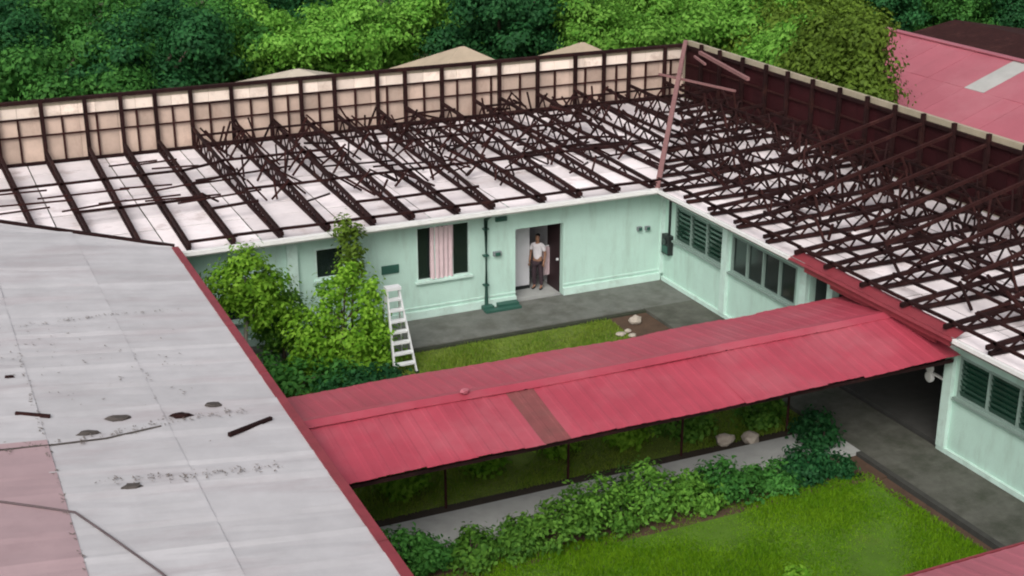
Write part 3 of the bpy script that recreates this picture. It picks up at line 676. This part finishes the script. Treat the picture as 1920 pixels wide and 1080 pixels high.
# ------------------------------------------------------------------ person in the doorway
def person(loc, rz):
    root = empty('person', loc, 'person in a white top and dark trousers standing in the back wall doorway', 'person')
    def skinned(name, verts, edges, mt, lvl=2, rootv=0):
        me = bpy.data.meshes.new(name); me.from_pydata([v[:3] for v in verts], edges, [])
        o = bpy.data.objects.new(name, me); COL.objects.link(o)
        sm = o.modifiers.new('s', 'SKIN'); sm.use_smooth_shade = True; su = o.modifiers.new('u', 'SUBSURF'); su.levels = su.render_levels = lvl
        for i, v in enumerate(verts):
            me.skin_vertices[0].data[i].radius = (v[3], v[4] if len(v) > 4 else v[3]); me.skin_vertices[0].data[i].use_root = (i == rootv)
        me.materials.append(mt); o.parent = root; return o
    V = [(0, 0, .92, .13, .10), (0, 0, 1.12, .125, .09), (0, .01, 1.32, .15, .095), (0, .01, 1.42, .09, .07), (0, .0, 1.49, .05), (0, -.01, 1.56, .065, .075), (0, -.015, 1.64, .075, .09), (0, -.01, 1.71, .06, .075),
         (-.17, .01, 1.38, .055), (-.23, .02, 1.12, .043), (-.22, -.08, .90, .034), (-.215, -.12, .83, .03, .02),
         (.17, .01, 1.38, .055), (.24, .03, 1.13, .043), (.22, -.03, .89, .034), (.215, -.05, .81, .03, .02),
         (-.09, 0, .86, .085), (-.10, -.02, .48, .058), (-.10, .02, .09, .04), (-.11, -.14, .03, .035, .025),
         (.09, 0, .86, .085), (.11, .02, .48, .058), (.11, .05, .09, .04), (.13, -.11, .03, .035, .025)]
    E_ = [(0, 1), (1, 2), (2, 3), (3, 4), (4, 5), (5, 6), (6, 7), (3, 8), (8, 9), (9, 10), (10, 11), (3, 12), (12, 13), (13, 14), (14, 15), (0, 16), (16, 17), (17, 18), (18, 19), (0, 20), (20, 21), (21, 22), (22, 23)]
    skinned('body', V, E_, skin)
    sh = [(0, 0, .90, .15, .12), (0, 0, 1.12, .145, .11), (0, .01, 1.32, .168, .115), (0, .01, 1.43, .09, .08), (-.17, .01, 1.385, .072), (-.215, .015, 1.2, .062), (.17, .01, 1.385, .072), (.22, .02, 1.2, .062)]
    skinned('shirt', sh, [(0, 1), (1, 2), (2, 3), (3, 4), (4, 5), (3, 6), (6, 7)], shirt)
    tr = [(0, 0, .92, .14, .115), (-.09, 0, .84, .10), (-.10, -.02, .48, .075), (-.10, .02, .10, .06), (.09, 0, .84, .10), (.11, .02, .48, .075), (.11, .05, .10, .06)]
    skinned('trousers', tr, [(0, 1), (1, 2), (2, 3), (0, 4), (4, 5), (5, 6)], trous)
    skinned('hair', [(0, .035, 1.60, .05, .05), (0, .025, 1.68, .083, .08), (0, .0, 1.735, .07, .085)], [(0, 1), (1, 2)], hair)
    for s in (-1, 1):
        skinned('shoe', [(s*.11+.01, .05 if s > 0 else .02, .045, .05, .045), (s*.12+.01, -.12 if s > 0 else -.15, .035, .045, .03)], [(0, 1)], blackpl, 1)
        for k in range(4):
            hx = s*(.205+.012*k); skinned('finger', [(hx, -.09-.012*k if s < 0 else -.04, .82, .011), (hx, -.105-.012*k if s < 0 else -.05, .77, .009), (hx, -.10-.01*k if s < 0 else -.045, .735+.006*abs(k-1), .007)], [(0, 1), (1, 2)], skin, 1)
        skinned('thumb', [(s*.19, -.12 if s < 0 else -.06, .83, .012), (s*.185, -.15 if s < 0 else -.085, .79, .009)], [(0, 1)], skin, 1)
    root.rotation_euler = (0, 0, rz)
person((-3.86, .78, -.004), math.radians(-48))
# cloth hanging at the right of the doorway
V, Fc = [], []
for i in range(13):
    x = -3.66+.28*i/12; y = .9+.03*math.sin(i*1.6)
    for z in (.35, .8, 1.25): V.append((x+.02*math.sin(z*4), y, z))
for i in range(12):
    for k in range(2): Fc.append((i*3+k, (i+1)*3+k, (i+1)*3+k+1, i*3+k+1))
n0 = len(V); V += [(a, b+.01, c) for a, b, c in V]; Fc += [[j+n0 for j in reversed(f)] for f in Fc]
tag(mesh('hanging_cloth', V, Fc, curtain_m, None, True), 'pale pink cloth hanging low at the right of the doorway', 'cloth')
tag(boxes('cloth_rail', [(-3.7, -3.35, .92, .95, 1.25, 1.28)], alu), 'thin rail across the doorway that carries the pink cloth', 'rail')

# ------------------------------------------------------------------ courtyard plants
make_tree('leafy_bush', (-11.0, -2.6, -.12), [(0, 0, 1.1, .8, .7, .6), (.5, -.1, 1.75, .42, .45, .45), (-.1, .1, 2.3, .38, .4, .5), (.85, 0, 1.05, .42, .5, .5), (.3, .1, .45, .9, .7, .45), (-.5, 0, 1.8, .3, .3, .35), (.15, 0, 2.75, .22, .25, .3), (1.05, 0, .5, .4, .4, .4), (-.8, 0, .95, .55, .5, .5), (-1.2, .1, 1.45, .4, .4, .4), (.7, 0, 2.3, .3, .3, .3), (-1.0, -.2, .4, .6, .5, .4)],
          210, 46, .16, .07, L_lime, 'big lime green bush between the stepladder and the back wall', 'bush', 1.5, .07)
make_tree('mid_shrub', (-12.35, -1.5, -.02), [(0, 0, .9, .6, .5, .6), (.3, 0, 1.5, .4, .4, .4), (-.4, 0, 1.3, .4, .4, .4), (.1, 0, 2.0, .25, .25, .3)], 90, 34, .14, .07, L_hedge, 'mid green shrub against the back wall between the small tree and the big bush', 'shrub', 1.0, .05)
make_tree('slender_shrub', (-10.3, -1.0, 0), [(0, 0, 2.1, .32, .32, .5), (.1, 0, 2.8, .3, .3, .55), (-.1, 0, 3.3, .18, .18, .4)], 90, 14, .11, .075, L_olive, 'tall olive shrub reaching up to the white gutter', 'shrub', 2.2, .04)
make_tree('small_tree', (-13.45, -2.2, -.12), [(0, 0, 2.9, .62, .6, .6), (.35, 0, 2.5, .5, .5, .5), (-.3, 0, 2.4, .45, .45, .4), (.1, 0, 3.35, .4, .4, .35), (.65, 0, 2.75, .3, .3, .3), (-.5, 0, 2.95, .35, .3, .3), (.7, 0, 2.2, .4, .4, .4), (.2, 0, 1.9, .5, .4, .35)], 110, 44, .15, .07, L_lime,
          'small lime green tree near the left wing eave', 'tree', 2.1, .06, barkp)
make_tree('dark_undershrub', (-12.4, -3.2, -.12), [(0, 0, .4, .9, .7, .45), (.9, -.3, .3, .7, .5, .4), (-.7, .3, .45, .6, .6, .5)], 170, 14, .13, .085, L_mid, 'dark green low shrub below the small lime tree', 'shrub', .35, .05)
make_tree('dark_undershrub', (-11.2, -4.2, -.12), [(0, 0, .35, 1.0, .6, .4), (.8, 0, .3, .6, .5, .35)], 140, 14, .13, .08, L_dark, 'dark low shrub in front of the big lime bush by the walkway', 'shrub', .3, .05)
ords = ['first', 'second', 'third', 'fourth', 'fifth', 'sixth', 'seventh', 'eighth', 'ninth', 'tenth', 'eleventh', 'twelfth']
hx = [-13.5, -12.5, -11.6, -10.6, -9.6, -8.6, -7.6, -6.6, -5.5, -4.5, -3.6, -2.9]
for k, x in enumerate(hx):
    s = rnd(.7, 1.25)*(1.5 if 3 < k < 8 else 1.2 if k < 9 else .85); lm = L_hedge if 1 < k < 8 else L_mid if k < 10 else L_dark
    make_tree('hedge_shrub', (x, -12.45+rnd(-.12, .12), -.07), [(0, 0, .24*s, .62*s, .40*s, .25*s), (rnd(-.4, .4), -.15, .40*s, .30*s, .26*s, .22*s), (rnd(-.4, .4), .22, .38*s, .3*s, .28*s, .26*s), (rnd(-.5, .5), -.3, .14, .3, .25, .16), (rnd(-.3, .3), .1, .58*s, .14, .14, .2)],
              90, 22, .10, .06, lm, ords[k]+' shrub from the left in the hedge row beside the walkway path', 'shrub', .25, .03, group='hedge shrubs beside the path')
for x, y, s, lm, l in ((-11.9, -9.2, .8, L_lime, 'leftmost shaded shrub under the far side of the walkway roof'), (-9.9, -9.0, .7, L_lime, 'second shaded shrub from the left beyond the walkway path'),
                    (-8.0, -8.9, .75, L_lime, 'middle shaded shrub beyond the walkway path'), (-6.3, -9.2, .7, L_lime, 'fourth shaded shrub from the left beyond the walkway path'),
                    (-4.9, -9.4, 1.0, L_hedge, 'dark shaded shrub beside the pale stones under the walkway'), (-2.9, -9.6, .7, L_hedge, 'shaded shrub nearest the dark passage')):
    make_tree('shade_shrub', (x, y, -.12), [(0, 0, .4*s, .7*s, .6*s, .4*s), (.4*s, .1, .55*s, .4*s, .4*s, .35*s)], 90, 14, .12, .08, lm, l, 'shrub', .3, .04)
for x, y, l in ((-2.45, -11.3, 'dark low shrub at the right end of the path'), (-2.1, -10.6, 'dark low shrub deepest under the right end of the walkway')):
    make_tree('dark_undershrub', (x, y, -.06), [(0, 0, .14, .5, .4, .15), (.2, .1, .24, .3, .3, .15)], 45, 20, .12, .07, L_dark, l, 'shrub', .25, .04)
make_tree('pale_shrub', (-11.0, -15.6, -.08), [(0, 0, .45, .5, .45, .4), (.3, .1, .7, .25, .25, .3)], 90, 12, .09, .075, L_lime, 'pale green shrub at the bottom edge, left of the lawn', 'shrub', .4, .04)
make_tree('pale_shrub', (-7.2, -16.9, -.08), [(0, 0, .45, .35, .35, .4), (.2, .1, .8, .2, .2, .3)], 70, 12, .09, .075, L_lime, 'pale green shrub at the bottom edge, right on the lawn', 'shrub', .4, .04)

def blades(name, x0, x1, y0, y1, z, n, h, mt, label, holes=()):
    x = rng.uniform(x0, x1, n); y = rng.uniform(y0, y1, n); keep = np.ones(n, bool)
    for a, b, c, d in holes: keep &= ~((x > a) & (x < b) & (y > c) & (y < d))
    pat = np.sin(x*1.3+np.sin(y*.9)*2)+np.sin(y*1.7+np.sin(x*.7)*2)+np.sin(x*3.1-y*2.3)*.6; keep &= rng.uniform(0, 1, n) < np.clip(.75+pat*.28, .12, 1)
    x, y = x[keep], y[keep]; hgt = 1+.35*np.clip(pat[keep], -1.5, 1.5); n = len(x); P = np.stack([x, y, np.full(n, z)], 1); th = rng.uniform(0, 6.283, n); hh = h*rng.uniform(.5, 1.4, n)*hgt
    lean = rng.normal(size=(n, 2))*h*.5; w = .014
    V = np.empty((n, 3, 3)); V[:, 0] = P; V[:, 0, 0] -= w*np.cos(th); V[:, 0, 1] -= w*np.sin(th); V[:, 1] = P; V[:, 1, 0] += w*np.cos(th); V[:, 1, 1] += w*np.sin(th)
    V[:, 2] = P; V[:, 2, :2] += lean; V[:, 2, 2] += hh
    me = bpy.data.meshes.new(name); me.vertices.add(3*n); me.vertices.foreach_set('co', V.ravel()); me.loops.add(3*n); me.loops.foreach_set('vertex_index', np.arange(3*n, dtype=np.int32))
    me.polygons.add(n); me.polygons.foreach_set('loop_start', np.arange(0, 3*n, 3, dtype=np.int32)); me.materials.append(mt); me.update(calc_edges=True)
    o = bpy.data.objects.new(name, me); COL.objects.link(o); tag(o, label, 'grass', kind='stuff')
blades('lawn_grass', -14.6, -2.15, -19.5, -12.75, -.064, 150000, .06, L_grass, 'bright mown grass of the lawn in front of the hedge')
blades('rough_grass', -15.2, -1.9, -10.6, -2.16, -.102, 80000, .07, L_rough, 'olive rough grass between the back apron and the walkway', [(-14.7, -1.75, -10.65, -10.25), (-3.0, -1.76, -3.9, -2.0)])

# ------------------------------------------------------------------ BEYOND: cottages, red-roofed hall, trees
def cottage(label, cx, cy, hw, hd, ze, za, mt):
    t = empty('cottage', (cx, cy, -.3), label, 'building'); box('wall', (cx-hw+.4, cx+hw-.4, cy-hd+.4, cy+hd-.4, -.3, ze), tanwall, t)
    c = [(cx-hw, cy-hd), (cx+hw, cy-hd), (cx+hw, cy+hd), (cx-hw, cy+hd)]
    V = [(x, y, ze) for x, y in c]+[(cx-.1, cy, za), (cx+.1, cy, za)]+[(x, y, ze-.12) for x, y in c]
    mesh('roof', V, [(0, 1, 5, 4), (1, 2, 5), (2, 3, 4, 5), (3, 0, 4), (9, 8, 7, 6), (0, 6, 7, 1), (1, 7, 8, 2), (2, 8, 9, 3), (3, 9, 6, 0)], mt, t)
    box('door', (cx-.45, cx+.45, cy-hd+.37, cy-hd+.4, -.3, 1.8), dark, t)
cottage('tan hip-roofed hut behind the middle of the back wing', .9, 18, 3.2, 3.0, 2.6, 4.1, tanroof)
cottage('paler tan hip-roofed hut behind the left part of the back wing', -6.0, 18.5, 3.4, 3.0, 2.5, 3.65, mat('pale_tan_roof', (.50, .44, .36), .8, .12, 2))
cottage('tan hip-roofed hut behind the right part of the back wing', 6.2, 17.5, 2.8, 2.6, 2.6, 3.95, tanroof)
tag(box('boundary_wall', (-40, -9.4, 15.2, 15.4, -.3, 2.95), tanwall), 'long buff boundary wall behind the left part of the back wing', 'wall')

hall = empty('red_hall', (15.8, 0, -.3), 'hall with a broad faded red metal roof beyond the right wing', 'building')
box('wall', (11.6, 20, -16, 9.2, -.3, 3.3), tanwall, hall)
def hz(x): return 5.05-(15.8-x)*.36 if x < 15.8 else 5.05-(x-15.8)*.36
y = -16.5
while y < 9.6:
    y1 = min(y+.95, 9.6)
    for xa, xb in ((15.8, 13.55), (13.6, 10.9), (15.8, 20.8)):
        dz = rnd(0, .012)+(.012 if xa == 15.8 else 0)
        mt = pinkroof
        if xa == 15.8 and xb < 15 and .6 < y < 2.4: mt = greypatch
        o = far_panel('roof_sheet', [(xa, y, hz(xa)+dz), (xa, y1-.008, hz(xa)+dz), (xb, y1-.008, hz(xb)+dz), (xb, y, hz(xb)+dz)], mt, hall)
    y = y1
bar('ridge_cap', (15.8, -16.5, 5.09), (15.8, 9.6, 5.09), .35, .04, pinkroof, hall)
bar('fascia', (10.88, -16.5, 3.2), (10.88, 9.6, 3.2), .04, .22, redfascia, hall)
bar('gable_trim', (10.9, 9.62, 3.28), (15.8, 9.62, 5.08), .05, .16, tan, hall); bar('gable_trim', (15.8, 9.62, 5.08), (20.8, 9.62, 3.28), .05, .16, tan, hall)
shed = empty('dark_shed', (25.5, 12, -.3), 'low dark brown shed roof behind the red hall ridge', 'building')
box('wall', (21.5, 29.5, 6.5, 16, -.3, 2.9), dark, shed); far_panel('roof', [(21, 6, 2.95), (25.5, 6, 3.7), (25.5, 16.5, 3.7), (21, 16.5, 2.95)], rust2, shed, .05); far_panel('roof', [(25.5, 6, 3.7), (30, 6, 2.95), (30, 16.5, 2.95), (25.5, 16.5, 3.7)], rust2, shed, .05)
tag(tube('utility_pole', [(32.2, 17, -.3), (32.2, 17, 7.5)], [.15, .11], pole_m), 'grey utility pole among the dark trees at the upper right', 'pole')

def tblobs(R, H, n, sq=.8):
    out = [(0, 0, H*.55, R*.5, R*.5, R*sq*.55)]
    for k in range(n):
        t = 2.4*k+rnd(-.3, .3); rr = R*rnd(.35, .95); out.append((math.cos(t)*rr, math.sin(t)*rr, H*rnd(.35, 1.0), R*rnd(.24, .42), R*rnd(.24, .42), R*sq*rnd(.2, .36)))
    return out
protoD = make_tree('broadleaf_tree', (-21, 20, -.3), tblobs(3.2, 5.6, 17), 260, 120, .30, .105, L_dark, 'dark green tree at the upper left edge', 'tree', 3.0, .22, group='trees beyond the building', puff=1.0)
protoM = make_tree('broadleaf_tree', (-15.2, 20.5, -.3), tblobs(3.0, 5.4, 17), 260, 120, .30, .105, L_mid, 'mid green tree second from the upper left edge', 'tree', 3.0, .22, group='trees beyond the building', puff=1.0)
protoB = make_tree('broadleaf_tree', (-3.3, 24.5, -.3), tblobs(3.3, 5.2, 19), 260, 120, .30, .105, L_bright, 'bright green bushy tree behind the paler tan hut', 'tree', 3.0, .24, group='trees beyond the building', puff=1.0)
protoO = make_tree('broadleaf_tree', (17.2, 17.5, -.3), tblobs(3.0, 4.6, 17), 260, 120, .30, .105, L_olive, 'olive green tree beside the red hall gable', 'tree', 2.8, .22, group='trees beyond the building', puff=1.0)
make_tree('broadleaf_tree', (9.45, 3.4, -.3), [(0, 0, 5.2, 1.1, 1.0, .8), (.5, .9, 5.7, 1.0, 1.0, .7), (-.4, 1.6, 5.3, .9, .9, .7), (.3, -.6, 4.6, .9, .8, .7), (.2, 1.9, 6.3, 1.0, 1.0, .6), (.4, .2, 6.5, .8, .8, .5), (0, .6, 4.4, 1.0, 1.2, .6)],
          190, 110, .27, .10, L_olive, 'olive tree rising between the right wing and the left end of the red hall', 'tree', 4.2, .2, group='trees beyond the building', puff=1.0)
make_tree('broadleaf_tree', (9.9, 8.0, -.3), [(0, 0, 4.9, 1.3, 1.2, .8), (.6, .9, 5.3, 1.0, 1.0, .7), (-.5, -1.0, 5.1, .9, .9, .6), (.3, -.9, 5.8, 1.0, .8, .6), (-.2, 1.4, 4.6, 1.0, 1.0, .6)],
          170, 110, .27, .10, L_bright, 'leafy green tree close behind the upper end of the right wing', 'tree', 4.0, .2, group='trees beyond the building', puff=1.0)
for p, x, y, sc, l in (
    (protoD, -17.8, 24.5, 1.1, 'dark tree behind the two leftmost trees'), (protoD, -11.2, 21.5, 1.02, 'dark tree left of the bright bushy tree'),
    (protoM, -8.4, 25.5, 1.0, 'mid green tree between the dark tree and the bright bushy tree'), (protoB, 1.2, 27.5, 1.05, 'bright tree behind and right of the bright bushy tree'),
    (protoD, 5.2, 23.5, 1.12, 'very dark tree above the middle tan hut'), (protoD, 8.4, 27.5, 1.05, 'dark tree right of the middle tan hut'),
    (protoB, 10.2, 20.0, .98, 'bright tree behind the corner where the ridges meet'), (protoB, 14.2, 20.5, 1.05, 'bright tree right of the ridge corner'),
    (protoB, 18.0, 24.0, 1.1, 'bright tree behind the olive tree'), (protoO, 14.2, 14.0, .72, 'low olive tree against the far slope of the right wing'),
    (protoO, 21.2, 21.0, .95, 'olive tree just left of the red hall roof top'), (protoB, 13.6, 27.5, 1.1, 'bright tree in the second row above the ridge corner'),
        (protoD, 25.0, 22.5, .9, 'dark tree above the red hall roof, leftmost there'), (protoM, 29.5, 22.5, .9, 'mid green tree above the red hall roof beside the pole'),
    (protoD, 33.8, 20.5, .95, 'dark tree at the upper right corner'), (protoD, 29.0, 28.0, 1.1, 'dark tree in the second row at the upper right'),
    (protoD, 36.5, 27.0, 1.1, 'rearmost dark tree at the upper right corner'), (protoM, 23.5, 28.5, 1.1, 'mid green tree in the second row at the upper right'),
    (protoM, -13.5, 29.0, 1.1, 'mid green tree in the second row at the upper left'), (protoD, -22.5, 27, 1.1, 'rear dark tree at the upper left corner'),
    (protoM, 19.5, 31.0, 1.1, 'mid green tree in the third row right of centre'), (protoD, -2.6, 33, 1.1, 'dark tree in the third row left of centre')):
    copy_thing(p, (x, y, -.3), rnd(0, 6.28), sc, l)
# far wood reading as one mass
P, Nn = [], []
bl = [(rnd(-45, 75), rnd(33, 62), rnd(.5, 2.2), rnd(2.5, 4), rnd(2.5, 4), rnd(2, 3.4)) for k in range(90)]
P, Nn = crown_points(bl, 3000, 26, .5)
tag(leaf_cloud(P, Nn, .2, L_dark, 'far_wood'), 'dense dark wood behind the separate trees', 'wood', kind='stuff')
bl = [(rnd(-30, 34), rnd(13.5, 20), .1, rnd(.8, 1.6), rnd(.8, 1.4), rnd(.4, .9)) for k in range(70)]
bl = [b for b in bl if not (10.2 < b[0] < 21.5 and b[1] < 11) and not (-10 < b[0] < 9.5 and b[1] > 14.5)]
P, Nn = crown_points(bl, 1300, 12, .3)
tag(leaf_cloud(P, Nn, .17, L_mid, 'undergrowth'), 'low green undergrowth behind the building', 'undergrowth', kind='stuff')
